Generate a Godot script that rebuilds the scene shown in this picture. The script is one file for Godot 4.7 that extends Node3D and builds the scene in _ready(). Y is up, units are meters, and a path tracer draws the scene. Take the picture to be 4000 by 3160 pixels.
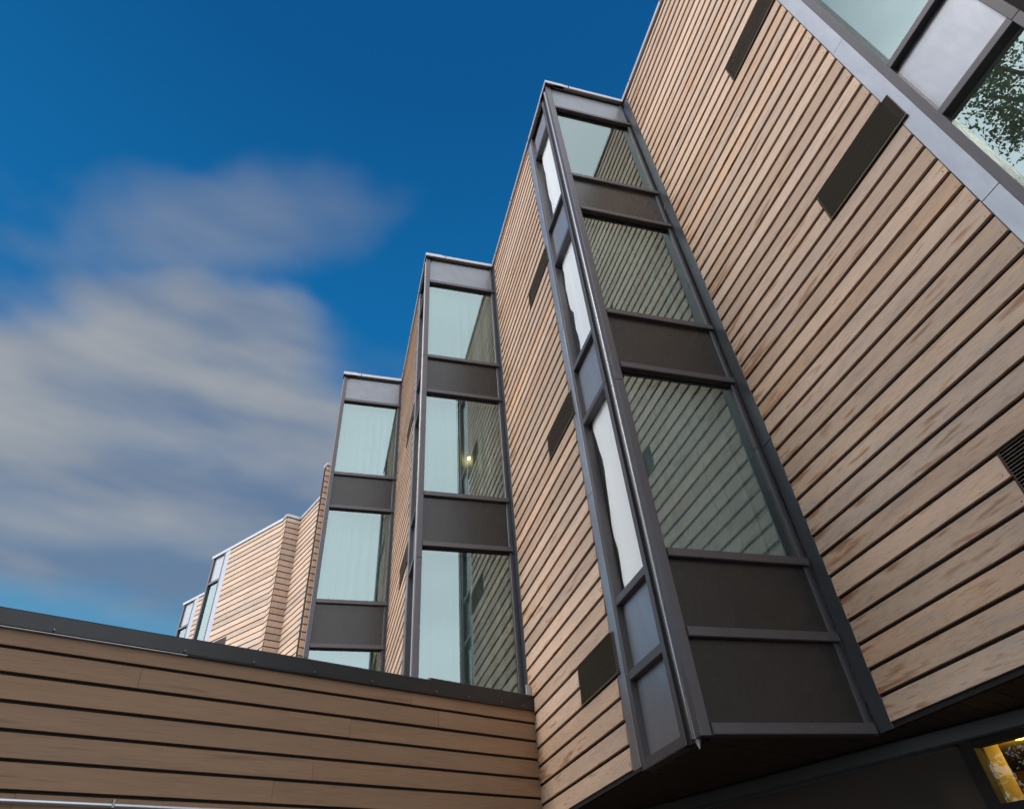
extends Node3D
# Stepped timber-clad apartment building with glazed corner bays, seen from below, with a low
# timber-clad annexe in front of it and a further wing behind. Units are metres, y is up.

# ---- measured from the photograph ----
const X1 := 2.389      # outer corner of the nearest full bay
const Z1 := -3.953
const PX := 1.358      # step of the sawtooth plan: width of a bay's broad face
const PZ := 3.738      # and length of a timber facet
const CAP_Y := 12.347
const ROWS := [11.62, 9.566, 8.759, 6.766, 5.96, 3.93, 3.309, 2.675]   # top edges of the bay transoms
const BOARD := 0.177   # exposure of a cladding board
const BASE_Y := 2.625  # underside of the cladding
const LOW_DIR := Vector3(0.92388, 0.0, -0.38268)   # annexe wall, turned 22.5 degrees

var rng := RandomNumberGenerator.new()
var M := {}
var taken := {}

# ============================================================ helpers
func numbered(called: String) -> String:
	if not taken.has(called):
		taken[called] = 0
		return called
	taken[called] += 1
	return "%s_%03d" % [called, taken[called]]

func thing(called: String, label: String, category: String, at := Vector3.ZERO, group := "") -> Node3D:
	var o := Node3D.new()
	o.name = numbered(called)
	add_child(o)
	o.position = at
	o.set_meta("label", label)
	o.set_meta("category", category)
	if group != "":
		o.set_meta("group", group)
	return o

func put(mesh: Mesh, called: String, m: Material, parent: Node, xf := Transform3D.IDENTITY) -> MeshInstance3D:
	var o := MeshInstance3D.new()
	o.mesh = mesh
	o.name = called
	o.material_override = m
	o.transform = xf
	parent.add_child(o, true)
	return o

func single(mesh: Mesh, called: String, m: Material, label: String, category: String, at := Vector3.ZERO, group := "") -> MeshInstance3D:
	var o := put(mesh, numbered(called), m, self, Transform3D(Basis.IDENTITY, at))
	o.set_meta("label", label)
	o.set_meta("category", category)
	if group != "":
		o.set_meta("group", group)
	return o

func facet(o: Vector3, u: Vector3) -> Transform3D:   # x runs along the wall, y up, z out of the wall
	return Transform3D(Basis(u, Vector3.UP, u.cross(Vector3.UP)), o)

func tri(st: SurfaceTool, a: Vector3, b: Vector3, c: Vector3, n: Vector3, ua: Vector2, ub: Vector2, uc: Vector2) -> void:
	if (b - a).cross(c - a).dot(n) > 0.0:
		var t := b; b = c; c = t
		var tu := ub; ub = uc; uc = tu
	st.set_normal(n); st.set_uv(ua); st.add_vertex(a)
	st.set_normal(n); st.set_uv(ub); st.add_vertex(b)
	st.set_normal(n); st.set_uv(uc); st.add_vertex(c)

func smooth_tri(st: SurfaceTool, a: Array, b: Array, c: Array) -> void:   # each [point, normal]
	if (b[0] - a[0]).cross(c[0] - a[0]).dot(a[1] + b[1] + c[1]) > 0.0:
		var t := b; b = c; c = t
	for v in [a, b, c]:
		st.set_normal(v[1]); st.set_uv(Vector2.ZERO); st.add_vertex(v[0])

func begin() -> SurfaceTool:
	var st := SurfaceTool.new()
	st.begin(Mesh.PRIMITIVE_TRIANGLES)
	return st

# extrude a closed convex outline. axis "x": outline holds (y, z); axis "y": outline holds (x, z); axis "z": (x, y)
func add_extrusion(st: SurfaceTool, prof: PackedVector2Array, a: float, b: float, axis := "x", uv := Rect2(0, 0, 1, 1)) -> void:
	var n := prof.size()
	var mid := Vector2.ZERO
	var lo := prof[0]
	var hi := prof[0]
	for p in prof:
		mid += p / n
		lo = lo.min(p)
		hi = hi.max(p)
	var span := hi - lo
	for i in n:
		var p := prof[i]
		var q := prof[(i + 1) % n]
		var e := q - p
		var nn := Vector2(e.y, -e.x).normalized()
		if nn.dot((p + q) * 0.5 - mid) < 0.0:
			nn = -nn
		var v0 := uv.position.y + uv.size.y * clampf((p.x - lo.x) / maxf(span.x, 1e-5), 0, 1)
		var v1 := uv.position.y + uv.size.y * clampf((q.x - lo.x) / maxf(span.x, 1e-5), 0, 1)
		var u0 := uv.position.x
		var u1 := uv.position.x + uv.size.x
		var A := lift(p, a, axis); var B := lift(q, a, axis); var C := lift(q, b, axis); var D := lift(p, b, axis)
		var N := lift(nn, 0.0, axis)
		tri(st, A, B, C, N, Vector2(u0, v0), Vector2(u0, v1), Vector2(u1, v1))
		tri(st, A, C, D, N, Vector2(u0, v0), Vector2(u1, v1), Vector2(u1, v0))
	var N2 := lift(Vector2.ZERO, 1.0, axis)
	for k in range(1, n - 1):
		for side in 2:
			var h: float = [a, b][side]
			var NN: Vector3 = -N2 if side == 0 else N2
			tri(st, lift(prof[0], h, axis), lift(prof[k], h, axis), lift(prof[k + 1], h, axis), NN, uv.position, uv.position + Vector2(0, 0.01), uv.position + Vector2(0.01, 0.01))

func lift(p: Vector2, h: float, axis: String) -> Vector3:
	if axis == "x":
		return Vector3(h, p.x, p.y)
	if axis == "y":
		return Vector3(p.x, h, p.y)
	return Vector3(p.x, p.y, h)

func extrude(prof: PackedVector2Array, a: float, b: float, axis := "x", uv := Rect2(0, 0, 1, 1)) -> ArrayMesh:
	var st := begin()
	add_extrusion(st, prof, a, b, axis, uv)
	return st.commit()

func rect(a0: float, a1: float, b0: float, b1: float, c := 0.003) -> PackedVector2Array:
	c = minf(c, 0.3 * minf(a1 - a0, b1 - b0))
	return PackedVector2Array([Vector2(a0 + c, b0), Vector2(a1 - c, b0), Vector2(a1, b0 + c), Vector2(a1, b1 - c), Vector2(a1 - c, b1), Vector2(a0 + c, b1), Vector2(a0, b1 - c), Vector2(a0, b0 + c)])

func box(u0: float, u1: float, y0: float, y1: float, n0: float, n1: float, c := 0.003) -> ArrayMesh:
	# the long side is the one extruded, the other two carry the chamfer
	if (u1 - u0) >= (y1 - y0):
		return extrude(rect(y0, y1, n0, n1, c), u0, u1, "x")
	return extrude(rect(u0, u1, n0, n1, c), y0, y1, "y")

func sheet(u0: float, u1: float, y0: float, y1: float, n: float) -> ArrayMesh:
	var st := begin()
	var N := Vector3(0, 0, 1)
	var A := Vector3(u0, y0, n); var B := Vector3(u1, y0, n); var C := Vector3(u1, y1, n); var D := Vector3(u0, y1, n)
	tri(st, A, B, C, N, Vector2(0, 1), Vector2(1, 1), Vector2(1, 0))
	tri(st, A, C, D, N, Vector2(0, 1), Vector2(1, 0), Vector2(0, 0))
	return st.commit()

func prism(points: Array, y0: float, y1: float) -> ArrayMesh:   # any simple outline in plan
	var pts := PackedVector2Array(points)
	var st := begin()
	var n := pts.size()
	var area := 0.0
	for i in n:
		area += pts[i].x * pts[(i + 1) % n].y - pts[(i + 1) % n].x * pts[i].y
	var sign_ := 1.0 if area > 0.0 else -1.0
	for i in n:
		var p := pts[i]
		var q := pts[(i + 1) % n]
		var e := (q - p).normalized()
		var N := Vector3(e.y, 0, -e.x) * sign_
		var A := Vector3(p.x, y0, p.y); var B := Vector3(q.x, y0, q.y); var C := Vector3(q.x, y1, q.y); var D := Vector3(p.x, y1, p.y)
		tri(st, A, B, C, N, Vector2.ZERO, Vector2.RIGHT, Vector2.ONE)
		tri(st, A, C, D, N, Vector2.ZERO, Vector2.ONE, Vector2.DOWN)
	var idx := Geometry2D.triangulate_polygon(pts)
	for k in range(0, idx.size(), 3):
		for side in 2:
			var h: float = [y0, y1][side]
			var NN := Vector3(0, -1.0 if side == 0 else 1.0, 0)
			tri(st, Vector3(pts[idx[k]].x, h, pts[idx[k]].y), Vector3(pts[idx[k + 1]].x, h, pts[idx[k + 1]].y), Vector3(pts[idx[k + 2]].x, h, pts[idx[k + 2]].y), NN, pts[idx[k]], pts[idx[k + 1]], pts[idx[k + 2]])
	return st.commit()

func rounded(r: float, y0: float, y1: float, at := Vector2.ZERO, sides := 20, r_top := -1.0) -> ArrayMesh:   # upright round bar, smooth
	var st := begin()
	if r_top < 0.0:
		r_top = r
	for i in sides:
		var a := TAU * i / sides
		var b := TAU * (i + 1) / sides
		var na := Vector3(cos(a), 0, sin(a)); var nb := Vector3(cos(b), 0, sin(b))
		var o := Vector3(at.x, 0, at.y)
		var q := [[o + na * r + Vector3(0, y0, 0), na], [o + nb * r + Vector3(0, y0, 0), nb], [o + nb * r_top + Vector3(0, y1, 0), nb], [o + na * r_top + Vector3(0, y1, 0), na]]
		smooth_tri(st, q[0], q[1], q[2])
		smooth_tri(st, q[0], q[2], q[3])
		for e in [[y0, r, -1.0], [y1, r_top, 1.0]]:
			if e[1] > 0.001:
				tri(st, o + Vector3(0, e[0], 0), o + na * e[1] + Vector3(0, e[0], 0), o + nb * e[1] + Vector3(0, e[0], 0), Vector3(0, e[2], 0), Vector2.ZERO, Vector2.ZERO, Vector2.ZERO)
	return st.commit()

# ============================================================ materials
func lin(r: float, g: float, b: float, a := 1.0) -> Color:
	var c := Color(r, g, b).linear_to_srgb()
	c.a = a
	return c

func mat(called: String, c: Color, rough := 0.7, metal := 0.0) -> StandardMaterial3D:
	var m := StandardMaterial3D.new()
	m.resource_name = called
	m.albedo_color = c
	m.roughness = rough
	m.metallic = metal
	M[called] = m
	return m

func noise(freq: float, sd: int, octaves := 3) -> FastNoiseLite:
	var n := FastNoiseLite.new()
	n.seed = sd
	n.frequency = freq
	n.noise_type = FastNoiseLite.TYPE_SIMPLEX_SMOOTH
	n.fractal_octaves = octaves
	return n

# 16 painted boards on one sheet, one strip each: worn tan paint, with brown bare wood showing in ragged streaks
# (most at the end u = 0, where water runs down the inner corners)
func board_image(sd: int, wear: float, end_wear: float, base: Color, bare: Color, grey: Color, spread := 1.0) -> ImageTexture:
	var w := 1024
	var h := 768
	var strips := 16
	var per := h / strips
	var data := PackedByteArray()
	data.resize(w * h * 3)
	var broad := noise(1.0, sd, 3)
	var streak := noise(1.0, sd + 11, 4)
	var grain := noise(1.0, sd + 23, 2)
	var r := RandomNumberGenerator.new()
	r.seed = sd
	for s in strips:
		var tone := r.randf_range(-0.085, 0.06) * spread
		var w2 := wear * r.randf_range(0.35, 1.5)
		var off := r.randf() * 900.0
		var warm := r.randf_range(-0.012, 0.014) * spread
		for j in per:
			var y := s * per + j
			var v := float(j) / per
			for x in w:
				var u := float(x) / w
				var b := broad.get_noise_2d(u * 2.6 + off, v * 0.9 + s * 7.0)
				var k := streak.get_noise_2d(u * 5.0 + off, v * 2.8 + s * 13.0)
				var g := grain.get_noise_2d(u * 16.0 + off, v * 19.0 + s * 5.0)
				var edge := end_wear * exp(-u * 7.0)
				var worn := smoothstep(0.04, 0.48, 0.75 * b + 0.50 * k + 0.14 * g + w2 - 0.28 + edge)
				var fleck := smoothstep(0.34, 0.62, grain.get_noise_2d(u * 11.0 + off + 40.0, v * 24.0 + s * 3.0)) * 0.30
				var pale := smoothstep(0.15, 0.55, 0.7 * k - 0.6 * b + 0.35 * g - 0.12)
				var c := base.lerp(grey, pale * 0.7)
				c = c.lerp(bare, worn * 0.85).lerp(bare.darkened(0.25), fleck)
				var l := 1.0 + tone + 0.05 * g + 0.07 * b
				var q := (y * w + x) * 3
				data[q] = int(clampf((c.r + warm) * l, 0, 1) * 255.0)
				data[q + 1] = int(clampf(c.g * l, 0, 1) * 255.0)
				data[q + 2] = int(clampf((c.b - warm) * l, 0, 1) * 255.0)
	var im := Image.create_from_data(w, h, false, Image.FORMAT_RGB8, data)
	im.generate_mipmaps()
	return ImageTexture.create_from_image(im)

func grime_image(sd: int, lo: float, hi: float, sx: float, sy: float) -> ImageTexture:
	var w := 256
	var data := PackedByteArray()
	data.resize(w * w * 3)
	var a := noise(1.0, sd, 4)
	var b := noise(1.0, sd + 5, 2)
	for y in w:
		for x in w:
			# a torus in noise space, so that the sheet tiles
			var p := Vector2(cos(TAU * x / w), sin(TAU * x / w)) * sx
			var t := Vector2(cos(TAU * y / w), sin(TAU * y / w)) * sy
			var n := a.get_noise_3d(p.x + t.x * 0.7, p.y + t.y * 0.7, t.x - t.y) * 0.7 + b.get_noise_3d(p.x * 5.0 + t.x, p.y * 5.0 + t.y, t.y * 3.0) * 0.35
			var l := clampf(lerpf(lo, hi, n * 0.5 + 0.5), 0, 1)
			var q := (y * w + x) * 3
			data[q] = int(l * 255.0); data[q + 1] = int(l * 255.0); data[q + 2] = int(l * 255.0)
	var im := Image.create_from_data(w, w, false, Image.FORMAT_RGB8, data)
	return ImageTexture.create_from_image(im)

func weathered(m: StandardMaterial3D, albedo: Texture2D, rough: Texture2D, scale: Vector3) -> void:
	m.albedo_texture = albedo
	m.roughness_texture = rough
	m.uv1_triplanar = true
	m.uv1_scale = scale

func make_materials() -> void:
	var tan_a := board_image(3, 0.06, 0.30, Color(0.77, 0.66, 0.572), Color(0.55, 0.395, 0.28), Color(0.72, 0.665, 0.63))
	var tan_b := board_image(71, 0.01, 0.30, Color(0.785, 0.68, 0.596), Color(0.57, 0.415, 0.30), Color(0.70, 0.64, 0.605))
	var low := board_image(140, -0.06, 0.0, Color(0.565, 0.445, 0.34), Color(0.46, 0.345, 0.255), Color(0.575, 0.47, 0.38), 0.35)
	var pale := board_image(210, -0.16, 0.22, Color(0.745, 0.648, 0.572), Color(0.58, 0.45, 0.345), Color(0.72, 0.645, 0.585))
	var t3 := mat("pale_timber", Color(1, 1, 1), 0.72)
	t3.albedo_texture = pale
	for k in 3:
		var t := mat("painted_timber_%d" % k, [Color(1, 1, 1), Color(0.965, 0.955, 0.95), Color(1.0, 0.975, 0.95)][k], 0.58)
		t.albedo_texture = [tan_a, tan_b, tan_a][k]
		t.texture_repeat = true
	var t2 := mat("low_timber", Color(1, 1, 1), 0.62)
	t2.albedo_texture = low
	mat("sheathing", lin(0.016, 0.011, 0.009), 0.95)
	mat("nail", lin(0.03, 0.024, 0.02), 0.7, 0.3)
	var g1 := grime_image(9, 0.88, 1.0, 0.8, 0.8)
	var g2 := grime_image(31, 0.80, 1.0, 1.1, 0.5)
	var fl := mat("flashing_metal", lin(0.37, 0.385, 0.43), 0.44, 0.80)
	weathered(fl, g1, g2, Vector3(0.9, 0.45, 0.9))
	var mu := mat("mullion_paint", lin(0.108, 0.099, 0.108), 0.45, 0.35)
	weathered(mu, g1, g2, Vector3(1.1, 0.6, 1.1))
	var pa := mat("panel_paint", lin(0.050, 0.047, 0.045), 0.30, 0.35)
	weathered(pa, g1, g2, Vector3(0.7, 0.5, 0.7))
	var cp := mat("cap_metal", lin(0.50, 0.50, 0.53), 0.40, 0.35)
	weathered(cp, g1, g2, Vector3(0.8, 0.8, 0.8))
	var ck := mat("dark_cap_metal", lin(0.032, 0.033, 0.035), 0.42, 0.35)
	weathered(ck, g1, g2, Vector3(0.8, 0.8, 0.8))
	mat("gap_black", lin(0.012, 0.011, 0.011), 0.9)
	var post := mat("corner_post_metal", lin(0.21, 0.205, 0.21), 0.30, 0.8)
	weathered(post, g1, g2, Vector3(1.0, 0.5, 1.0))
	var tp := mat("head_panel_paint", lin(0.24, 0.25, 0.275), 0.42, 0.55)
	weathered(tp, g1, g2, Vector3(0.7, 0.5, 0.7))
	var inn := mat("shaded_flashing_metal", lin(0.085, 0.092, 0.108), 0.42, 0.45)  # same metal as the flashing, with inner-corner shade put into a darker colour
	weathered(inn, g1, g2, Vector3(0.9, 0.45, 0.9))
	mat("lit_slat_edge", lin(0.22, 0.175, 0.13), 0.6, 0.0)  # thin lips: light on the slat edges put into a paler colour
	mat("shaded_slat", lin(0.055, 0.043, 0.034), 0.6, 0.0)  # slat colour darkened to hold the shade of the undersides
	var gw := mat("coated_glass", lin(0.68, 0.84, 0.83, 0.0), 0.0, 0.33)   # half-mirrored solar glass
	gw.refraction_enabled = true
	gw.refraction_scale = 0.0005
	var gn := mat("clear_glass", lin(0.85, 0.95, 0.95, 0.0), 0.01, 0.0)
	gn.transparency = BaseMaterial3D.TRANSPARENCY_ALPHA
	mat("plaster", lin(0.42, 0.40, 0.36), 0.9)
	mat("concrete", lin(0.28, 0.27, 0.26), 0.9)
	var cu := mat("curtain_cloth", lin(0.80, 0.82, 0.80), 0.9)
	cu.cull_mode = BaseMaterial3D.CULL_DISABLED
	cu.backlight_enabled = true
	cu.backlight = lin(0.35, 0.36, 0.35)
	var cw := mat("white_curtain_cloth", lin(0.92, 0.93, 0.93), 0.9)
	cw.cull_mode = BaseMaterial3D.CULL_DISABLED
	var cm := mat("mid_curtain_cloth", lin(0.24, 0.275, 0.275), 0.9)
	cm.cull_mode = BaseMaterial3D.CULL_DISABLED
	var cd := mat("grey_curtain_cloth", lin(0.11, 0.14, 0.125), 0.9)
	cd.cull_mode = BaseMaterial3D.CULL_DISABLED
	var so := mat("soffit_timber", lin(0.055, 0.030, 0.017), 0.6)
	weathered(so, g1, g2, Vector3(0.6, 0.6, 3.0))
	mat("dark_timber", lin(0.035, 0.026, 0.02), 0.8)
	mat("beam_metal", lin(0.06, 0.068, 0.072), 0.4, 0.4)
	mat("yellow_plaster", lin(0.62, 0.42, 0.08), 0.85)
	mat("brown_panel", lin(0.12, 0.055, 0.025), 0.7)
	mat("galvanised_pipe", lin(0.55, 0.56, 0.60), 0.32, 0.75)
	mat("rivet_metal", lin(0.25, 0.25, 0.26), 0.35, 0.7)
	mat("bark", lin(0.06, 0.045, 0.032), 0.95)
	var lf := mat("leaf", lin(0.045, 0.085, 0.025), 0.6)
	lf.cull_mode = BaseMaterial3D.CULL_DISABLED
	lf.backlight_enabled = true
	lf.backlight = lin(0.06, 0.12, 0.02)
	var gr := mat("paving", lin(0.068, 0.066, 0.064), 0.9)
	weathered(gr, g1, g2, Vector3(0.3, 0.3, 0.3))
	var bulb := mat("lamp_glow", lin(1.0, 0.72, 0.36), 0.5)
	bulb.emission_enabled = true
	bulb.emission = lin(1.0, 0.72, 0.36)
	bulb.emission_energy_multiplier = 9.0
	var down := mat("downlight_glow", lin(1.0, 0.85, 0.35), 0.5)
	down.emission_enabled = true
	down.emission = lin(1.0, 0.78, 0.22)
	down.emission_energy_multiplier = 0.9

# ============================================================ sky
func sky_image() -> ImageTexture:
	var w := 1536
	var h := 768
	var im := Image.create(w, h, false, Image.FORMAT_RGBF)
	var n1 := noise(1.0, 5, 5)
	var n2 := noise(1.0, 17, 4)
	var n3 := noise(1.0, 41, 3)
	var sun := SUN_DIR.normalized()
	var zenith := Vector3(0.0025, 0.0493, 0.1520)
	var middle := Vector3(0.0043, 0.0840, 0.2240)
	var low := Vector3(0.0667, 0.1833, 0.2867)
	for y in h:
		var el := PI * (0.5 - (y + 0.5) / h)
		var eld := rad_to_deg(el)
		if eld < -3.0:
			for x in w:
				im.set_pixel(x, y, Color(0.16, 0.16, 0.16))
			continue
		for x in w:
			var az := TAU * (x + 0.5) / w          # 0 is -z, growing towards +x
			var azd := rad_to_deg(az)
			if azd > 180.0:
				azd -= 360.0
			var d := Vector3(sin(az) * cos(el), sin(el), -cos(az) * cos(el))
			# clear air: deep blue overhead, paler low down
			var blue := middle.lerp(zenith, smoothstep(38.0, 72.0, eld))
			blue = low.lerp(blue, smoothstep(14.0, 38.0, eld))
			# a bank of layered cloud low in the north-west with a loose wisp above it
			var ly := n1.get_noise_3d(d.x * 1.7, d.y * 9.0, d.z * 1.7)
			var puff := n2.get_noise_3d(d.x * 5.0 + 9.0, d.y * 10.0, d.z * 5.0)
			var broad := n3.get_noise_3d(d.x * 1.3, d.y * 2.0 + 4.0, d.z * 1.3)
			var warp := puff * 5.0 + ly * 3.0
			var top := lerpf(50.0, 44.0, smoothstep(-12.0, 4.0, azd)) - 10.0 * smoothstep(-17.0, -38.0, azd)
			var bank := smoothstep(top + 3.0, top - 4.5, eld + warp * 0.7) * smoothstep(20.8, 24.2, eld + puff * 1.5)
			bank *= smoothstep(75.0, 30.0, absf(azd + 15.0)) * (1.0 - 0.75 * smoothstep(-9.0, 0.0, azd) * smoothstep(40.0, 43.0, eld))
			var wx := (azd + 19.0) / 18.0
			var wy := (eld - 52.0 - 0.30 * (azd + 19.0)) / 5.6
			var wisp := smoothstep(1.30, 0.20, sqrt(wx * wx + wy * wy) + puff * 0.45 + ly * 0.45) * 0.52
			var cover := clampf(bank * (0.93 + 0.22 * ly), 0.0, 0.97)
			cover = maxf(cover, wisp)
			# the sheet of high cloud that the windows mirror: it thickens towards the veiled sun
			var to_sun := clampf(d.dot(sun), -1.0, 1.0)
			var away := rad_to_deg(acos(to_sun))
			var left := smoothstep(0.10, 0.36, d.dot(Vector3(-0.75, 0.0, 0.66)) + 0.07 * broad + 0.04 * puff)
			var behind := smoothstep(0.02, 0.30, d.z + 0.14 * broad + 0.05 * puff)
			var sheet_ := maxf(left, behind) * 0.96
			var shade := clampf(0.5 + 1.0 * ly + 0.2 * puff + 0.26 * cos((eld + 1.5 * broad - 35.0) * 0.77) * smoothstep(42.0, 37.0, eld), 0.0, 1.0)
			var grey := Vector3(0.0833, 0.1167, 0.1767).lerp(Vector3(0.2033, 0.2147, 0.2280), shade)
			var glow := 0.80 + 0.55 * exp(-pow(away / 55.0, 2.0))
			var white := Vector3(0.93, 0.985, 1.05) * glow * (1.36 - 0.50 * d.y) * (1.0 + 0.10 * ly + 0.08 * broad)
			var c := blue.lerp(grey, cover)
			c = c.lerp(white, sheet_)
			im.set_pixel(x, y, Color(c.x, c.y, c.z))
	return ImageTexture.create_from_image(im)

const SUN_DIR := Vector3(-0.74, 0.64, 0.20)

# ============================================================ timber walls
func board_profile(h: float) -> PackedVector2Array:
	return PackedVector2Array([Vector2(0.0195, 0.0), Vector2(0.0195, 0.0215), Vector2(0.0212, 0.0240), Vector2(h - 0.010, 0.0130), Vector2(h - 0.002, 0.0080), Vector2(h, 0.0)])

func board_row(u0: float, u1: float, y: float, h: float, parent: Node, m: Material, run := 2.5) -> void:
	var strip := rng.randi_range(0, 15)
	var v0 := 1.0 - (strip + 0.04) / 16.0
	var uu := (u1 - u0) / run
	var st := begin()
	# board edges are never quite straight: three lengths with a slight bow
	var bow := rng.randf_range(-0.0016, 0.0016)
	add_extrusion(st, board_profile(h), u0, u1, "x", Rect2(0.002, v0, minf(uu, 0.995), -0.92 / 16.0))
	var o := put(st.commit(), "board", m, parent, Transform3D(Basis(Vector3(0, 0, 1), rng.randf_range(-0.0006, 0.0006)), Vector3(0, y, bow * 0.6)))
	o.rotate_object_local(Vector3.RIGHT, 0.0)

func timber_wall(parent: Node3D, xf: Transform3D, u0: float, u1: float, y0: float, y1: float, back: float, vents: Array, called := "timber_wall", nails := true, material_pick := "painted_timber", h := BOARD, depth := -0.2) -> MeshInstance3D:
	# the sheathing is the part; the boards, vents and nails are its pieces. vents: [u0, u1, first board, boards]
	var o := put(box(back, u1, y0 + 0.004, y1, depth, 0.0, 0.0), called, M.sheathing, parent, xf)
	var k := 0
	var y := y0
	var heads := begin()
	var any := false
	while y < y1 - 0.03:
		var hh := minf(h, y1 - y)
		var to := u1
		var from := u0
		for v in vents:
			if k >= v[2] and k < v[2] + v[3]:
				to = v[0]
		var m: Material = M["%s_%d" % [material_pick, [0, 0, 1, 1, 2][rng.randi_range(0, 4)]]] if material_pick == "painted_timber" else M[material_pick]
		board_row(from, to, y, hh, o, m, u1 - u0)
		if nails and hh > 0.1:
			for e in [from + 0.028, to - 0.032]:
				var at := Vector3(e + rng.randf_range(-0.006, 0.006), y + 0.055 + rng.randf_range(-0.012, 0.012), 0.0232)
				nail(heads, at)
				any = true
		y += h
		k += 1
	if any:
		var n := put(heads.commit(), "nail_heads", M.nail, o)
		n.set_meta("kind", "stuff")
	for v in vents:
		vent(o, v[0] + 0.012, v[1], y0 + v[2] * h + 0.010, y0 + (v[2] + v[3]) * h + 0.004)
	return o

func nail(st: SurfaceTool, at: Vector3) -> void:
	var r := 0.0072
	for i in 6:
		var a := TAU * i / 6.0
		var b := TAU * (i + 1) / 6.0
		tri(st, at + Vector3(0, 0, 0.003), at + Vector3(cos(a) * r, sin(a) * r, -0.003), at + Vector3(cos(b) * r, sin(b) * r, -0.003), Vector3(0, 0, 1), Vector2.ZERO, Vector2.ZERO, Vector2.ZERO)

func vent(wall: Node3D, u0: float, u1: float, y0: float, y1: float) -> void:
	var o := put(box(u0, u1, y0, y1, 0.001, 0.004, 0.0), "vent_grille", M.gap_black, wall)
	var st := begin()
	add_extrusion(st, PackedVector2Array([Vector2(y0, 0.004), Vector2(y0, 0.030), Vector2(y0 + 0.006, 0.030), Vector2(y0 + 0.022, 0.010), Vector2(y0 + 0.022, 0.004)]), u0, u1, "x")
	add_extrusion(st, rect(y1 - 0.006, y1, 0.004, 0.020, 0.002), u0, u1, "x")
	add_extrusion(st, rect(u0, u0 + 0.007, 0.004, 0.020, 0.002), y0, y1, "y")
	add_extrusion(st, rect(u1 - 0.007, u1, 0.004, 0.020, 0.002), y0, y1, "y")
	var slat := PackedVector2Array([Vector2(0.0, 0.005), Vector2(0.0, 0.020), Vector2(0.0042, 0.020), Vector2(0.0042, 0.005)])
	var n := 15
	var pitch := (y1 - y0 - 0.030) / n
	for i in n:
		var p := PackedVector2Array()
		for q in slat:
			p.append(q + Vector2(y0 + 0.024 + i * pitch, 0))
		add_extrusion(st, p, u0 + 0.006, u1 - 0.006, "x")
	var l := put(st.commit(), "vent_slats", M.shaded_slat, wall)
	l.set_meta("kind", "stuff")
	var lips := begin()  # lips added to carry the light along the blade edges
	for i in n:
		var yy := y0 + 0.024 + i * pitch
		add_extrusion(lips, rect(yy + 0.0006, yy + 0.0038, 0.0200, 0.0225, 0.0005), u0 + 0.006, u1 - 0.006, "x")
	add_extrusion(lips, rect(y0 + 0.0003, y0 + 0.0056, 0.0302, 0.0312, 0.0004), u0, u1, "x")
	var e := put(lips.commit(), "lit_slat_edges", M.lit_slat_edge, wall)
	e.set_meta("kind", "stuff")
	o.name = "vent_grille"

func strip_pieces(parent: Node3D, called: String, m: Material, u0: float, u1: float, n0: float, n1: float, joints: Array, xf := Transform3D.IDENTITY) -> void:
	for i in joints.size() - 1:
		put(box(u0, u1, joints[i] + 0.003, joints[i + 1] - 0.003, n0, n1 + 0.0012 * (i % 2), 0.003), called, m, parent, xf)

# ============================================================ glazed corner bay k
func corner(k: int) -> Vector3:
	return Vector3(X1 - k * PX, 0, Z1 - k * PZ)

func wide_frame(k: int) -> Transform3D:
	return facet(corner(k), Vector3(1, 0, 0))

func wall_frame(k: int) -> Transform3D:        # origin at the inner corner, u runs to the outer corner of bay k
	return facet(corner(k) + Vector3(0, 0, -PZ), Vector3(0, 0, 1))

func transom_profile(y: float, n0: float, n1: float) -> PackedVector2Array:
	return PackedVector2Array([Vector2(y - 0.074, n0), Vector2(y - 0.074, n1 - 0.006), Vector2(y - 0.068, n1), Vector2(y - 0.004, n1 - 0.002), Vector2(y, n1 - 0.010), Vector2(y + 0.004, n0)])

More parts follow.
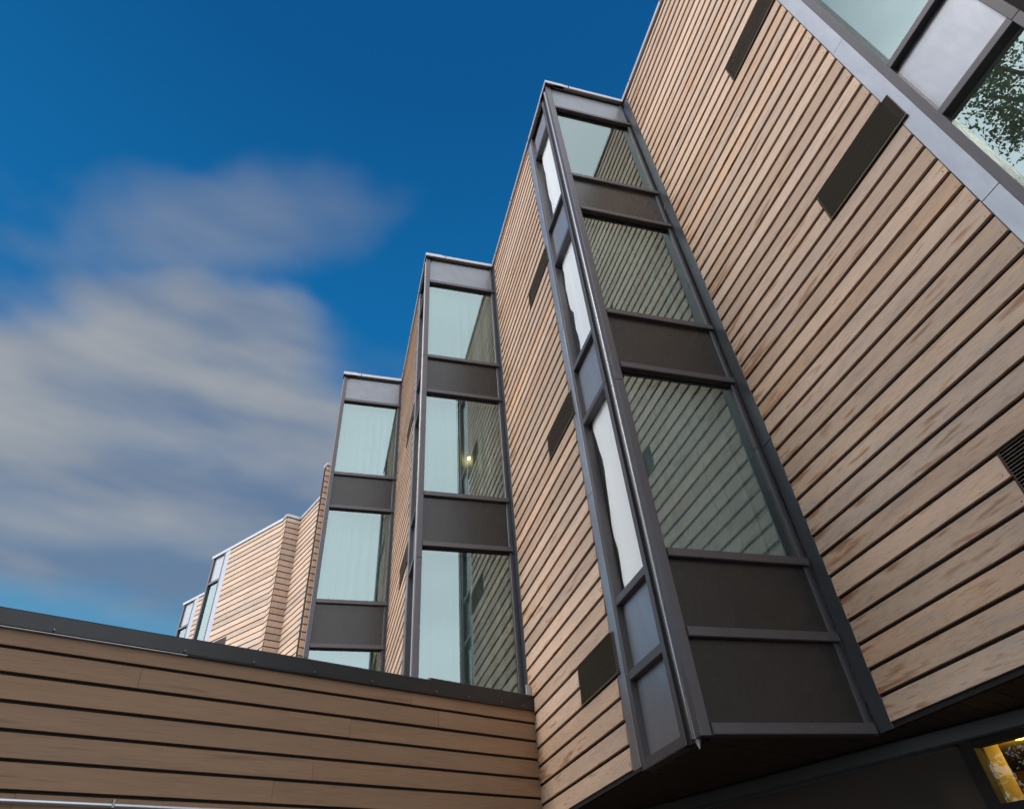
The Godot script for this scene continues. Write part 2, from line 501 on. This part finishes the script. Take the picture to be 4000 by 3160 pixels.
func glazed_bay(b: Node3D, k: int) -> void:
	var base := Transform3D(Basis.IDENTITY, -b.position)
	var xf := base * wide_frame(k)
	var y0 := 2.60
	var y1 := CAP_Y - 0.04
	# backing of the corner, behind the round post
	var o := put(extrude(PackedVector2Array([Vector2(0.012, -0.075), Vector2(0.055, -0.075), Vector2(0.055, -0.30), Vector2(0.012, -0.30)]), y0, y1, "y"), "glazed_bay", M.gap_black, b, xf)
	var nx := wide_frame(k).affine_inverse() * wall_frame(k)      # narrow side seen from the bay's own axes
	# --- broad side
	strip_pieces(o, "mullion", M.mullion_paint, -0.026, 0.055, -0.075, 0.0, [y0, 5.72, 9.54, y1])
	strip_pieces(o, "mullion", M.mullion_paint, 1.272, 1.306, -0.06, -0.008, [y0, 5.07, 7.52, 10.0, y1])
	put(box(1.306, PX - 0.012, y0, y1, -0.06, -0.022), "corner_flashing", M.shaded_flashing_metal, o)
	for i in ROWS.size():
		put(extrude(transom_profile(ROWS[i], -0.06, 0.020), 0.058, 1.318, "x"), "transom", M.mullion_paint, o)
	var panes := [[1, 0], [3, 2], [5, 4]]
	for p in panes:
		put(sheet(0.05, 1.28, ROWS[p[0]] - 0.002, ROWS[p[1]] - 0.070, -0.045), "window_pane", M.coated_glass, o)
		# glazing beads round the pane
		put(box(0.055, 1.272, ROWS[p[1]] - 0.098, ROWS[p[1]] - 0.0745, -0.055, -0.020, 0.002), "glazing_bead", M.gap_black, o)
	for p in [[-1, 0], [1, 2], [3, 4], [5, 6], [6, 7]]:
		var hi: float = y1 if p[0] < 0 else ROWS[p[0]] - 0.074
		var lo: float = ROWS[p[1]]
		put(box(0.05, 1.275, lo, hi, -0.045, -0.026, 0.002), "spandrel_panel", M.head_panel_paint if p[0] < 0 else M.panel_paint, o)
	# --- narrow side, in the plane of the timber wall
	strip_pieces(o, "mullion", M.mullion_paint, PZ - 0.297, PZ - 0.234, -0.09, 0.010, [y0, 5.9, 9.62, y1], nx)
	strip_pieces(o, "mullion", M.mullion_paint, PZ - 0.97, PZ - 0.905, -0.08, 0.012, [y0, y1], nx)
	strip_pieces(o, "flashing_strip", M.flashing_metal, PZ - 1.112, PZ - 0.972, -0.02, 0.010, [BASE_Y - 0.02, 5.08, 7.50, 9.95, y1], nx)
	for i in ROWS.size():
		put(extrude(transom_profile(ROWS[i], -0.075, 0.006), PZ - 0.904, PZ - 0.298, "x"), "transom", M.mullion_paint, o, nx)
	for p in panes:
		put(sheet(PZ - 0.91, PZ - 0.29, ROWS[p[0]] - 0.002, ROWS[p[1]] - 0.070, -0.056), "window_pane", M.coated_glass if k < 0 else M.clear_glass, o, nx)
	for p in [[-1, 0], [1, 2], [3, 4], [5, 6], [6, 7]]:
		var hi: float = y1 if p[0] < 0 else ROWS[p[0]] - 0.074
		var lo: float = ROWS[p[1]]
		put(box(PZ - 0.91, PZ - 0.29, lo, hi, -0.068, -0.050, 0.002), "spandrel_panel", M.flashing_metal, o, nx)
	# --- corner: round post between the two frames
	for e in [[y0 + 0.002, 5.70], [5.705, 9.60], [9.605, y1]]:
		put(rounded(0.043, e[0], e[1], Vector2(0.004, -0.105)), "corner_post", M.corner_post_metal, o)
	put(box(PZ - 0.234, PZ - 0.105, y0, y1, -0.10, -0.055), "corner_backing", M.gap_black, o, nx)
	put(rounded(0.003, y0 - 0.052, y0 + 0.001, Vector2(0.004, -0.105), 16, 0.026), "drip_cone", M.rivet_metal, o)
	# flashing on the next timber wall, in the inner corner
	strip_pieces(o, "flashing_strip", M.shaded_flashing_metal, 0.0, 0.143, -0.02, 0.018, [BASE_Y - 0.02, 5.07, 7.52, 10.0, y1], wide_frame(k).affine_inverse() * wall_frame(k - 1))

func parapet(b: Node3D, xf: Transform3D, u0: float, u1: float) -> void:
	var y := CAP_Y
	var prof := PackedVector2Array([Vector2(y, -0.28), Vector2(y, 0.034), Vector2(y + 0.006, 0.042), Vector2(y + 0.070, 0.046), Vector2(y + 0.082, 0.036), Vector2(y + 0.086, -0.28)])
	var o := put(extrude(prof, u0, u1, "x"), "parapet_cap", M.cap_metal, b, xf)
	put(box(u0, u1, y - 0.050, y - 0.002, -0.1, 0.004, 0.001), "shadow_trim", M.gap_black, o)
	var u := u0 + 0.4
	while u < u1 - 0.1:
		put(extrude(rect(u, u + 0.012, 0.040, 0.050, 0.002), y + 0.01, y + 0.060, "y"), "cap_clip", M.gap_black, o)
		u += 1.2

# ============================================================ curtains
func curtain(called: String, label: String, xf: Transform3D, u0: float, u1: float, y0: float, y1: float, n: float, m: Material, fold: float, sd: int, ragged := 0.0) -> void:
	var r := RandomNumberGenerator.new()
	r.seed = sd
	var nz := noise(1.0, sd, 2)
	var cols := 90
	var rows := 14
	var st := begin()
	st.set_smooth_group(0)
	var at := func(i: int, j: int) -> Vector3:
		var s := float(i) / cols
		var t := float(j) / rows
		var u := lerpf(u0, u1, s)
		var loose := 1.0 - 0.55 * t
		var wave := sin(u * 36.0 + 2.4 * nz.get_noise_2d(u * 2.2, t * 0.12) + sd) * 0.7 + nz.get_noise_2d(u * 5.0, t * 0.10) * 0.8
		var edge := ragged * pow(1.0 - s, 6.0) * nz.get_noise_2d(7.0, t * 2.2)
		return Vector3(u + edge, lerpf(y0, y1, t), n + wave * fold * loose)
	for i in cols:
		for j in rows:
			var A: Vector3 = at.call(i, j); var B: Vector3 = at.call(i + 1, j); var C: Vector3 = at.call(i + 1, j + 1); var D: Vector3 = at.call(i, j + 1)
			for v in [A, C, B, A, D, C]:
				st.set_uv(Vector2(v.x, v.y))
				st.add_vertex(v)
	st.index()
	st.generate_normals()
	var o := put(st.commit(), numbered(called), m, self, xf)
	o.set_meta("label", label)
	o.set_meta("category", "curtain")
	o.set_meta("group", "curtains behind the bay windows")

# ============================================================ trees that the panes mirror
func tree(called: String, label: String, at: Vector3, height: float, spread: float, sd: int, leaves: int, leaf := 0.095) -> void:
	var t := thing(called, label, "tree", at, "trees mirrored in the windows")
	var r := RandomNumberGenerator.new()
	r.seed = sd
	var wood := begin()
	var tips: Array = []
	var limb := func(a: Vector3, b: Vector3, ra: float, rb: float) -> void:
		var ax := (b - a).normalized()
		var sx := ax.cross(Vector3(0.3, 0.1, 0.9)).normalized()
		var sy := ax.cross(sx)
		for i in 7:
			var p := TAU * i / 7.0
			var q := TAU * (i + 1) / 7.0
			var np := sx * cos(p) + sy * sin(p)
			var nq := sx * cos(q) + sy * sin(q)
			tri(wood, a + np * ra, a + nq * ra, b + nq * rb, (np + nq).normalized(), Vector2.ZERO, Vector2.ZERO, Vector2.ZERO)
			tri(wood, a + np * ra, b + nq * rb, b + np * rb, (np + nq).normalized(), Vector2.ZERO, Vector2.ZERO, Vector2.ZERO)
	var trunk_top := Vector3(r.randf_range(-0.3, 0.3), height * 0.55, r.randf_range(-0.3, 0.3))
	limb.call(Vector3(0, -0.05, 0), trunk_top * 0.5, height * 0.022, height * 0.017)
	limb.call(trunk_top * 0.5, trunk_top, height * 0.017, height * 0.010)
	for i in 22:
		var h := r.randf_range(0.14, 0.55)
		var a := TAU * i / 16.0 * 2.6 + r.randf()
		var start := trunk_top * (h / 0.55)
		var reach := spread * r.randf_range(0.45, 0.85)
		var end := start + Vector3(cos(a) * reach, height * r.randf_range(0.10, 0.42), sin(a) * reach)
		end.y = minf(end.y, height * 0.97)
		limb.call(start, end, height * 0.007, height * 0.0022)
		tips.append(end)
		tips.append(start.lerp(end, 0.65) + Vector3(r.randf_range(-0.5, 0.5), 0.3, r.randf_range(-0.5, 0.5)))
		for j in 4:
			var twig := start.lerp(end, r.randf_range(0.45, 0.95))
			var te := twig + Vector3(r.randf_range(-1, 1), r.randf_range(-0.2, 0.9), r.randf_range(-1, 1)) * spread * 0.30
			te.y = minf(te.y, height)
			limb.call(twig, te, height * 0.0022, height * 0.0008)
			tips.append(te)
	put(wood.commit(), "trunk", M.bark, t)
	var crown := begin()
	for i in leaves:
		var c: Vector3 = tips[r.randi() % tips.size()]
		var p := c + Vector3(r.randfn(), r.randfn() * 0.8, r.randfn()) * spread * 0.115
		var s := r.randf_range(0.65, 1.35) * leaf
		var n := Vector3(r.randfn(), r.randfn() + 0.6, r.randfn()).normalized()
		var x := n.cross(Vector3(r.randfn(), r.randfn(), r.randfn())).normalized() * s
		var y := n.cross(x).normalized() * s * 0.55
		tri(crown, p - x, p - y, p + x, n, Vector2.ZERO, Vector2.ZERO, Vector2.ZERO)
		tri(crown, p - x, p + x, p + y, n, Vector2.ZERO, Vector2.ZERO, Vector2.ZERO)
	put(crown.commit(), "crown", M.leaf, t)

# ============================================================ scene
func _ready() -> void:
	rng.seed = 20240611
	# ---- camera
	var cam := Camera3D.new()
	cam.name = "camera"
	cam.fov = 64.70
	cam.near = 0.05
	cam.far = 600.0
	cam.position = Vector3(0, 1.6, 0)
	cam.rotation = Vector3(0.71632, -0.31767, -0.08869)
	add_child(cam)
	cam.current = true
	# ---- sky, exposure
	var env := Environment.new()
	env.background_mode = Environment.BG_SKY
	var pano := PanoramaSkyMaterial.new()
	pano.panorama = sky_image()
	var sky := Sky.new()
	sky.sky_material = pano
	env.sky = sky
	env.tonemap_mode = Environment.TONE_MAPPER_LINEAR
	env.tonemap_exposure = 1.8
	env.sdfgi_enabled = true
	env.ssao_enabled = true
	env.ssil_enabled = true
	var we := WorldEnvironment.new()
	we.name = "world_environment"
	we.environment = env
	add_child(we)
	# ---- the veiled sun
	var sun := DirectionalLight3D.new()
	sun.name = "sun"
	sun.light_energy = 0.40
	sun.light_angular_distance = 20.0
	sun.light_color = Color(1.0, 0.955, 0.90)
	sun.shadow_enabled = true
	add_child(sun)
	sun.look_at_from_position(SUN_DIR * 30.0, Vector3.ZERO, Vector3(0, 0, 1))

	make_materials()
	print("materials")
	build_ground()
	build_main()
	print("main")
	build_wing()
	build_annexe()
	build_lobby()
	build_curtains()
	# the row of trees across the yard: the panes mirror it and it keeps the low sky off the walls
	tree("broadleaf_tree", "tallest tree across the yard, mirrored in the upper right window", Vector3(-7.6, 0, -1.2), 18.4, 3.1, 5, 90000, 0.055)
	tree("broadleaf_tree", "tall tree behind the viewer whose twigs are mirrored in the farthest bay", Vector3(-4.4, 0, 9.5), 16.5, 3.6, 8, 30000)
	tree("broadleaf_tree", "bushy round tree across the yard, just left of the viewer", Vector3(-6.8, 0, 2.4), 14.5, 3.6, 21, 42000)
	tree("broadleaf_tree", "spreading tree across the yard, nearest to the annexe", Vector3(-8.8, 0, -4.0), 10.5, 2.9, 33, 34000)
	tree("broadleaf_tree", "bushy tree across the yard beside the tall tree behind the viewer", Vector3(-7.0, 0, 6.2), 15.5, 3.6, 44, 42000)
	print("done")

func build_ground() -> void:
	var pm := PlaneMesh.new()
	pm.size = Vector2(500, 500)
	var o := put(pm, "ground", M.paving, self)
	o.set_meta("kind", "structure")

# ---- the stepped building
func build_main() -> void:
	var b := thing("apartment_building", "tall stepped building clad in tan timber boards with glazed metal corner bays", "building", Vector3(X1, 0, Z1))
	var base := Transform3D(Basis.IDENTITY, -b.position)
	for k in [-1, 0, 1, 2]:
		glazed_bay(b, k)
	for k in [-1, 0, 1, 2]:
		var xf := base * wall_frame(k)
		var v0 := PZ - 1.975
		var v1 := PZ - 1.045
		var w := timber_wall(b, xf, 0.146, PZ - 1.115, BASE_Y, CAP_Y - 0.045, 0.02, [[v0, v1, 4, 2], [v0, v1, 20, 2], [v0, v1, 36, 2]])
		put(box(0.02, PZ - 0.95, BASE_Y - 0.018, BASE_Y + 0.010, -0.02, 0.012, 0.002), "bottom_trim", M.gap_black, w)
		parapet(b, xf, -0.041, PZ + 0.046)
		parapet(b, base * wide_frame(k), -0.046, PX - 0.04)
	# floors, roof and the walls at the back of the rooms
	var saw: Array = []
	for k in range(2, -3, -1):
		var c := corner(k)
		if k == 2:
			saw.append(Vector2(c.x + 0.14, c.z - PZ))
		saw.append(Vector2(c.x + 0.14, c.z - 0.14))
		saw.append(Vector2(c.x + PX + 0.14, c.z - 0.14))
	var far_c := corner(-2)
	saw.append(Vector2(far_c.x + PX + 6.0, far_c.z - 0.14))
	var near_c := corner(2)
	saw.append(Vector2(near_c.x + PX + 6.0, near_c.z - PZ))
	for e in [[2.64, 2.86], [5.965, 6.68], [8.765, 9.48], [11.66, 12.30]]:
		put(prism(saw, e[0], e[1]), "floor_slab", M.plaster, b, base)
	var core := [Vector2(near_c.x + PX + 1.5, near_c.z - PZ), Vector2(far_c.x + PX + 1.5, far_c.z - 0.2), Vector2(far_c.x + PX + 5.8, far_c.z - 0.2), Vector2(near_c.x + PX + 5.8, near_c.z - PZ)]
	put(prism(core, 2.87, 11.65), "room_wall", M.plaster, b, base)
	# soffit: timber planks laid across the overhang
	var edge: Array = []
	for k in range(1, -3, -1):
		var c := corner(k)
		if k == 1:
			edge.append(Vector2(c.x + 0.02, c.z - PZ + 0.1))
		edge.append(Vector2(c.x + 0.022, c.z - 0.03))
		edge.append(Vector2(c.x + PX + 0.022, c.z - 0.03))
	edge.append(Vector2(far_c.x + PX + 4, far_c.z))
	edge.append(Vector2(corner(1).x + 9.0, corner(1).z - PZ + 0.1))
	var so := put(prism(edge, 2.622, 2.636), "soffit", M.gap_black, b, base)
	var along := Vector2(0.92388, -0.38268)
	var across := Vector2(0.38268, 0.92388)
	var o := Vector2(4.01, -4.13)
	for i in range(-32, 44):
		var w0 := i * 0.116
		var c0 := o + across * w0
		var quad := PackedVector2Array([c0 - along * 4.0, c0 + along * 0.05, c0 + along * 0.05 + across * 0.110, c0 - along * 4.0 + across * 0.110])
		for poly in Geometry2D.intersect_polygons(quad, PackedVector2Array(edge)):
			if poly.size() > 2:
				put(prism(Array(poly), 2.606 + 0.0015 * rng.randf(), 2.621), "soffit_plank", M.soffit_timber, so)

# ---- the wing further back
func build_wing() -> void:
	var O := Vector3(-1.613, 0, -17.92)
	var b := thing("timber_wing", "distant wing clad in pale tan boards with narrow corner windows", "building", O)
	var base := Transform3D(Basis.IDENTITY, -b.position)
	var out := Vector3(0.38268, 0, 0.92388)
	var I := O + LOW_DIR * 0.43
	var F := O - out * 0.285
	var U := Vector3(0.622, 0, 0.783)
	var L := F - U * 3.56
	var y0 := 2.625
	var cap := 12.27
	# [origin, direction, first board, last board, vents]
	var list := [[I, out, 0.012, 2.32, [[1.2, 2.1, 36, 2]]], [O, LOW_DIR, 0.012, 0.425, []], [F, out, 0.006, 0.285, []], [L, U, 0.965, 3.555, []], [Vector3(-0.585, 0, -15.05), LOW_DIR, 0.0, 0.26, []]]
	for e in list:
		var xf: Transform3D = base * facet(e[0], e[1])
		var vents: Array = []
		if e[1] == U:
			vents = []
		timber_wall(b, xf, e[2], e[3], 6.15, cap - 0.03, e[2] - 0.005, vents, "timber_wall", false, "pale_timber", 0.18, -0.12)
		wing_cap(b, xf, -0.03 if e[2] > 0.5 else 0.0, e[3] + (0.03 if e[1] == LOW_DIR else 0.0), cap)
	# louvre on the long facet, in front of the boards
	var lv := base * facet(L, U)
	var v := put(box(0.97, 1.88, 8.80, 9.16, 0.018, 0.026), "vent_grille", M.shaded_slat, b, lv)
	for i in 14:
		put(box(0.98, 1.87, 8.812 + i * 0.0245, 8.824 + i * 0.0245, 0.026, 0.034, 0.001), "slat", M.shaded_slat, v)
	# corner glazing on both outer facets
	var L2 := Vector3(-5.22, 0, -24.70)
	for g in [L, L2]:
		wing_glazing(b, base * facet(g, U), cap)
	var xf2 := base * facet(L2, U)
	timber_wall(b, xf2, 0.965, 2.6, 6.15, cap - 0.03, 0.96, [], "timber_wall", false, "pale_timber", 0.18, -0.12)
	wing_cap(b, xf2, -0.03, 2.6, cap)
	# body of the wing behind the facades
	var nrm := Vector3(-0.783, 0, 0.622)
	var p := func(a: Vector3) -> Vector2: return Vector2(a.x, a.z)
	var body := [p.call(L - nrm * 0.13 + U * 0.1), p.call(F - nrm * 0.13), p.call(I - out * 0.15 + LOW_DIR * 0.1), Vector2(-0.15, -16.1), Vector2(3.0, -15.6), Vector2(5.0, -22.0), Vector2(-1.0, -24.0)]
	put(prism(body, 0.0, cap - 0.05), "wing_body", M.concrete, b, base)
	var body2 := [p.call(L2 - nrm * 0.13 + U * 0.1), p.call(L2 + U * 2.6 - nrm * 0.13), Vector2(-1.2, -24.2), Vector2(-3.0, -28.0)]
	put(prism(body2, 0.0, cap - 0.05), "wing_body", M.concrete, b, base)

func wing_cap(b: Node3D, xf: Transform3D, u0: float, u1: float, y: float) -> void:
	put(extrude(PackedVector2Array([Vector2(y, -0.2), Vector2(y, 0.03), Vector2(y + 0.085, 0.04), Vector2(y + 0.095, -0.2)]), u0, u1, "x"), "parapet_cap", M.cap_metal, b, xf)

func wing_glazing(b: Node3D, xf: Transform3D, cap: float) -> void:
	var o := put(box(0.02, 0.96, 6.1, cap - 0.03, -0.14, -0.10, 0.0), "corner_glazing", M.gap_black, b, xf)
	put(box(0.0, 0.07, 6.1, cap - 0.005, -0.14, 0.01), "mullion", M.mullion_paint, o)
	put(box(0.63, 0.71, 6.1, cap - 0.005, -0.1, 0.008), "mullion", M.mullion_paint, o)
	put(box(0.715, 0.80, 6.1, cap - 0.005, -0.1, 0.012), "flashing_strip", M.flashing_metal, o)
	put(box(0.803, 0.962, 6.1, cap - 0.005, -0.1, 0.018), "flashing_strip", M.flashing_metal, o)
	for y in [11.40, 9.36, 8.60, 6.60]:
		put(box(0.071, 0.629, y - 0.08, y, -0.09, 0.004), "transom", M.mullion_paint, o)
	put(box(0.071, 0.629, 11.40, cap - 0.006, -0.09, -0.04), "spandrel_panel", M.flashing_metal, o)
	put(box(0.071, 0.629, 8.60, 9.28, -0.09, -0.04), "spandrel_panel", M.flashing_metal, o)
	put(sheet(0.071, 0.629, 9.36, 11.32, -0.05), "window_pane", M.coated_glass, o)
	put(sheet(0.071, 0.629, 6.60, 8.52, -0.05), "window_pane", M.coated_glass, o)

# ---- the low annexe in front
func build_annexe() -> void:
	var J := Vector3(2.385, 0, -7.420)
	var b := thing("low_annexe", "low brown timber-clad wall with a dark metal coping along its top", "building", J)
	var xf := Transform3D(facet(Vector3.ZERO, LOW_DIR).basis, Vector3.ZERO)
	var w := put(box(-7.6, -0.02, 0.0, 3.70, -0.24, 0.0, 0.0), "timber_wall", M.sheathing, b, xf)
	# joints where two boards meet, by row counted from the top, as positions along x
	var joints := {0: [0.888], 1: [-1.412, 1.184], 2: [0.296], 3: [-2.9], 4: [0.010], 5: [-0.289], 6: [-1.9, 1.0], 7: [0.5], 8: [-1.1]}
	var y := 3.5875
	var row := 0
	while y > 0.1:
		var us := [-7.6]
		for x in joints.get(row, []):
			us.append((x - J.x) / LOW_DIR.x)
		us.append(-0.006)
		for i in us.size() - 1:
			var strip := rng.randi_range(0, 15)
			var v0 := 1.0 - (strip + 0.04) / 16.0
			var a := rng.randf_range(0.0, 0.2)
			put(extrude(board_profile(0.1815), us[i] + 0.0012, us[i + 1] - 0.0012, "x", Rect2(a, v0, minf(0.78, (us[i + 1] - us[i]) / 5.0), -0.92 / 16.0)), "board", M.low_timber, w, Transform3D(Basis(Vector3(0, 0, 1), rng.randf_range(-0.0005, 0.0005)), Vector3(0, y, rng.randf_range(-0.0012, 0.0012))))
		y -= 0.1815
		row += 1
	# coping in lapped lengths
	var cuts := [[-7.6, (-1.134 - J.x) / LOW_DIR.x, 0.0], [(-1.134 - J.x) / LOW_DIR.x, (1.082 - J.x) / LOW_DIR.x, 0.004], [(1.082 - J.x) / LOW_DIR.x, -0.004, 0.026]]
	var rivets := [[-2.85, -2.05, -1.16], [-0.62, -0.09, 0.46], [1.14, 1.52, 1.92, 2.20]]
	for i in 3:
		var t: float = cuts[i][2]
		var prof := PackedVector2Array([Vector2(3.728, 0.022), Vector2(3.728, 0.040), Vector2(3.735, 0.043), Vector2(3.742, 0.036), Vector2(3.862 + t, 0.030 + t * 0.2), Vector2(3.872 + t, 0.020), Vector2(3.884 + t, -0.30), Vector2(3.728, -0.30)])
		var c := put(extrude(prof, cuts[i][0] + 0.001, cuts[i][1] + (0.02 if i < 2 else 0.0), "x"), "coping", M.dark_cap_metal, b, xf)
		put(extrude(rect(3.7215, 3.7295, 0.020, 0.046, 0.002), cuts[i][0] + 0.001, cuts[i][1], "x"), "drip_edge", M.cap_metal if i == 0 else M.dark_cap_metal, c)
		for x in rivets[i]:
			var u: float = (x - J.x) / LOW_DIR.x
			put(extrude(rect(u - 0.006, u + 0.006, 0.030, 0.052, 0.003), 3.752, 3.764, "y"), "rivet", M.rivet_metal, c)
	# closing plate against the tall building
	put(box(-0.085, -0.012, 3.905, 4.02, -0.03, -0.012), "end_plate", M.cap_metal, b, xf)
	# flat roof behind the coping
	put(prism([Vector2(2.25, -7.56), Vector2(-4.6, -4.72), Vector2(-4.6, -11.25), Vector2(0.9, -11.25), Vector2(0.9, -7.78), Vector2(2.25, -7.78)], 3.50, 3.62), "flat_roof", M.concrete, b, Transform3D(Basis.IDENTITY, -J))
	# conduit fixed along the wall
	var p := thing("conduit_pipe", "thin galvanised pipe clipped along the low brown wall", "pipe", J)
	var st := begin()
	var segs := 12
	for i in segs:
		var a := TAU * i / segs
		var c2 := TAU * (i + 1) / segs
		var na := Vector3(0, cos(a), sin(a)); var nb := Vector3(0, cos(c2), sin(c2))
		var at := Vector3(-7.5, 2.627, 0.052)
		var to := Vector3(-0.3, 2.627, 0.052)
		var q := [[at + na * 0.0155, na], [at + nb * 0.0155, nb], [to + nb * 0.0155, nb], [to + na * 0.0155, na]]
		smooth_tri(st, q[0], q[1], q[2])
		smooth_tri(st, q[0], q[2], q[3])
	put(st.commit(), "tube", M.galvanised_pipe, p, xf)
	for x in [-3.0, -1.348, 0.3, 1.7]:
		var u: float = (x - J.x) / LOW_DIR.x
		put(box(u - 0.009, u + 0.009, 2.612, 2.662, 0.016, 0.071), "pipe_clip", M.rivet_metal, p, xf)

# ---- the recessed, lit ground floor under the overhang
func build_lobby() -> void:
	var A := Vector3(4.01, 0, -4.13)
	var U := Vector3(0.38268, 0, 0.92388)
	var b := thing("recessed_lobby", "dark recessed entrance under the overhang with a lit yellow interior", "lobby", A)
	var xf := Transform3D(facet(Vector3.ZERO, U).basis, Vector3.ZERO)
	put(box(-4.5, 0.39, 0.0, 2.48, -0.15, 0.0, 0.0), "side_wall", M.dark_timber, b, xf)
	put(box(-4.5, 4.6, 2.50, 2.604, -0.12, 0.035, 0.012), "beam", M.beam_metal, b, xf)
	put(box(0.392, 0.475, 0.0, 2.499, -0.10, 0.02), "window_frame", M.gap_black, b, xf)
	put(box(0.476, 4.6, 2.06, 2.14, -0.10, 0.015), "window_frame", M.gap_black, b, xf)
	put(box(0.476, 4.6, 2.462, 2.499, -0.10, 0.010), "window_frame", M.gap_black, b, xf)
	put(sheet(0.47, 4.6, 2.13, 2.47, -0.04), "window_pane", M.clear_glass, b, xf)
	put(sheet(0.47, 4.6, 0.0, 2.07, -0.04), "window_pane", M.clear_glass, b, xf)
	# inside: reveal, dropped header, panelled wall and ceiling
	put(box(0.30, 0.47, 0.0, 2.60, -0.46, -0.17, 0.0), "yellow_pier", M.yellow_plaster, b, xf)
	put(box(0.472, 4.6, 2.44, 2.60, -1.75, -1.45, 0.0), "yellow_header", M.yellow_plaster, b, xf)
	put(box(-0.5, 4.6, 0.0, 2.60, -2.6, -2.45, 0.0), "panelled_wall", M.brown_panel, b, xf)
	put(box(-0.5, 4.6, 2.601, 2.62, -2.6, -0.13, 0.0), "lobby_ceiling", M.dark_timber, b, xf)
	var at := Vector3(5.02, 2.60, -3.97)
	var l := thing("downlight", "small round yellow downlight glowing in the lobby ceiling", "light", at)
	put(rounded(0.075, -0.012, 0.0), "lens", M.downlight_glow, l)
	put(rounded(0.088, -0.008, 0.0005), "rim", M.brown_panel, l)
	var s := OmniLight3D.new()
	s.name = "downlight_glow"
	s.light_color = Color(1.0, 0.80, 0.30)
	s.light_energy = 0.3
	s.omni_range = 12.0
	s.omni_attenuation = 2.0
	s.light_size = 0.07
	s.shadow_enabled = true
	s.position = Vector3(0, -0.10, 0)
	l.add_child(s)
	# small warm lamp in the room behind the middle bay
	var k := 1.014
	var lp := Vector3(1.763 * k, 1.6 + (7.433 - 1.6) * k, -7.691 * k)
	var lamp := thing("room_lamp", "tiny warm lamp shining behind the middle bay's second window", "lamp", lp)
	var sm := SphereMesh.new()
	sm.radius = 0.014
	sm.height = 0.028
	sm.radial_segments = 16
	sm.rings = 8
	put(sm, "bulb", M.lamp_glow, lamp)
	put(rounded(0.004, 0.015, 0.30, Vector2.ZERO, 8), "cord", M.gap_black, lamp)
	var ol := OmniLight3D.new()
	ol.name = "room_lamp_light"
	ol.light_color = Color(1.0, 0.78, 0.5)
	ol.light_energy = 0.02
	ol.omni_range = 6.0
	ol.omni_attenuation = 2.0
	ol.light_size = 0.02
	ol.shadow_enabled = true
	lamp.add_child(ol)

func build_curtains() -> void:
	var wins := [["top", 9.57, 11.54], ["second", 6.77, 8.68], ["lowest", 3.94, 5.88]]
	var bays := ["nearest", "middle", "farthest"]
	for k in 3:
		for i in 3:
			if k == 0 and i == 0:
				continue          # drawn back: the pane shows only the sky
			var wx := wide_frame(k)
			var m: Material = M.mid_curtain_cloth if (k == 0 and i == 2) else M.grey_curtain_cloth
			curtain("curtain", "pleated curtain behind the broad %s window of the %s glazed bay" % [wins[i][0], bays[k]], wx, 0.07, 1.26, wins[i][1] + 0.01, wins[i][2] - 0.01, -0.17, m, 0.055 if (k == 0 and i == 2) else 0.040, 100 + k * 10 + i)
	for i in 3:
		curtain("curtain", "white curtain behind the narrow %s window of the nearest glazed bay" % wins[i][0], wall_frame(0), PZ - 0.835, PZ - 0.28, wins[i][1] + 0.01, wins[i][2] + 0.05, -0.080, M.white_curtain_cloth, 0.006, 300 + i, 0.10)
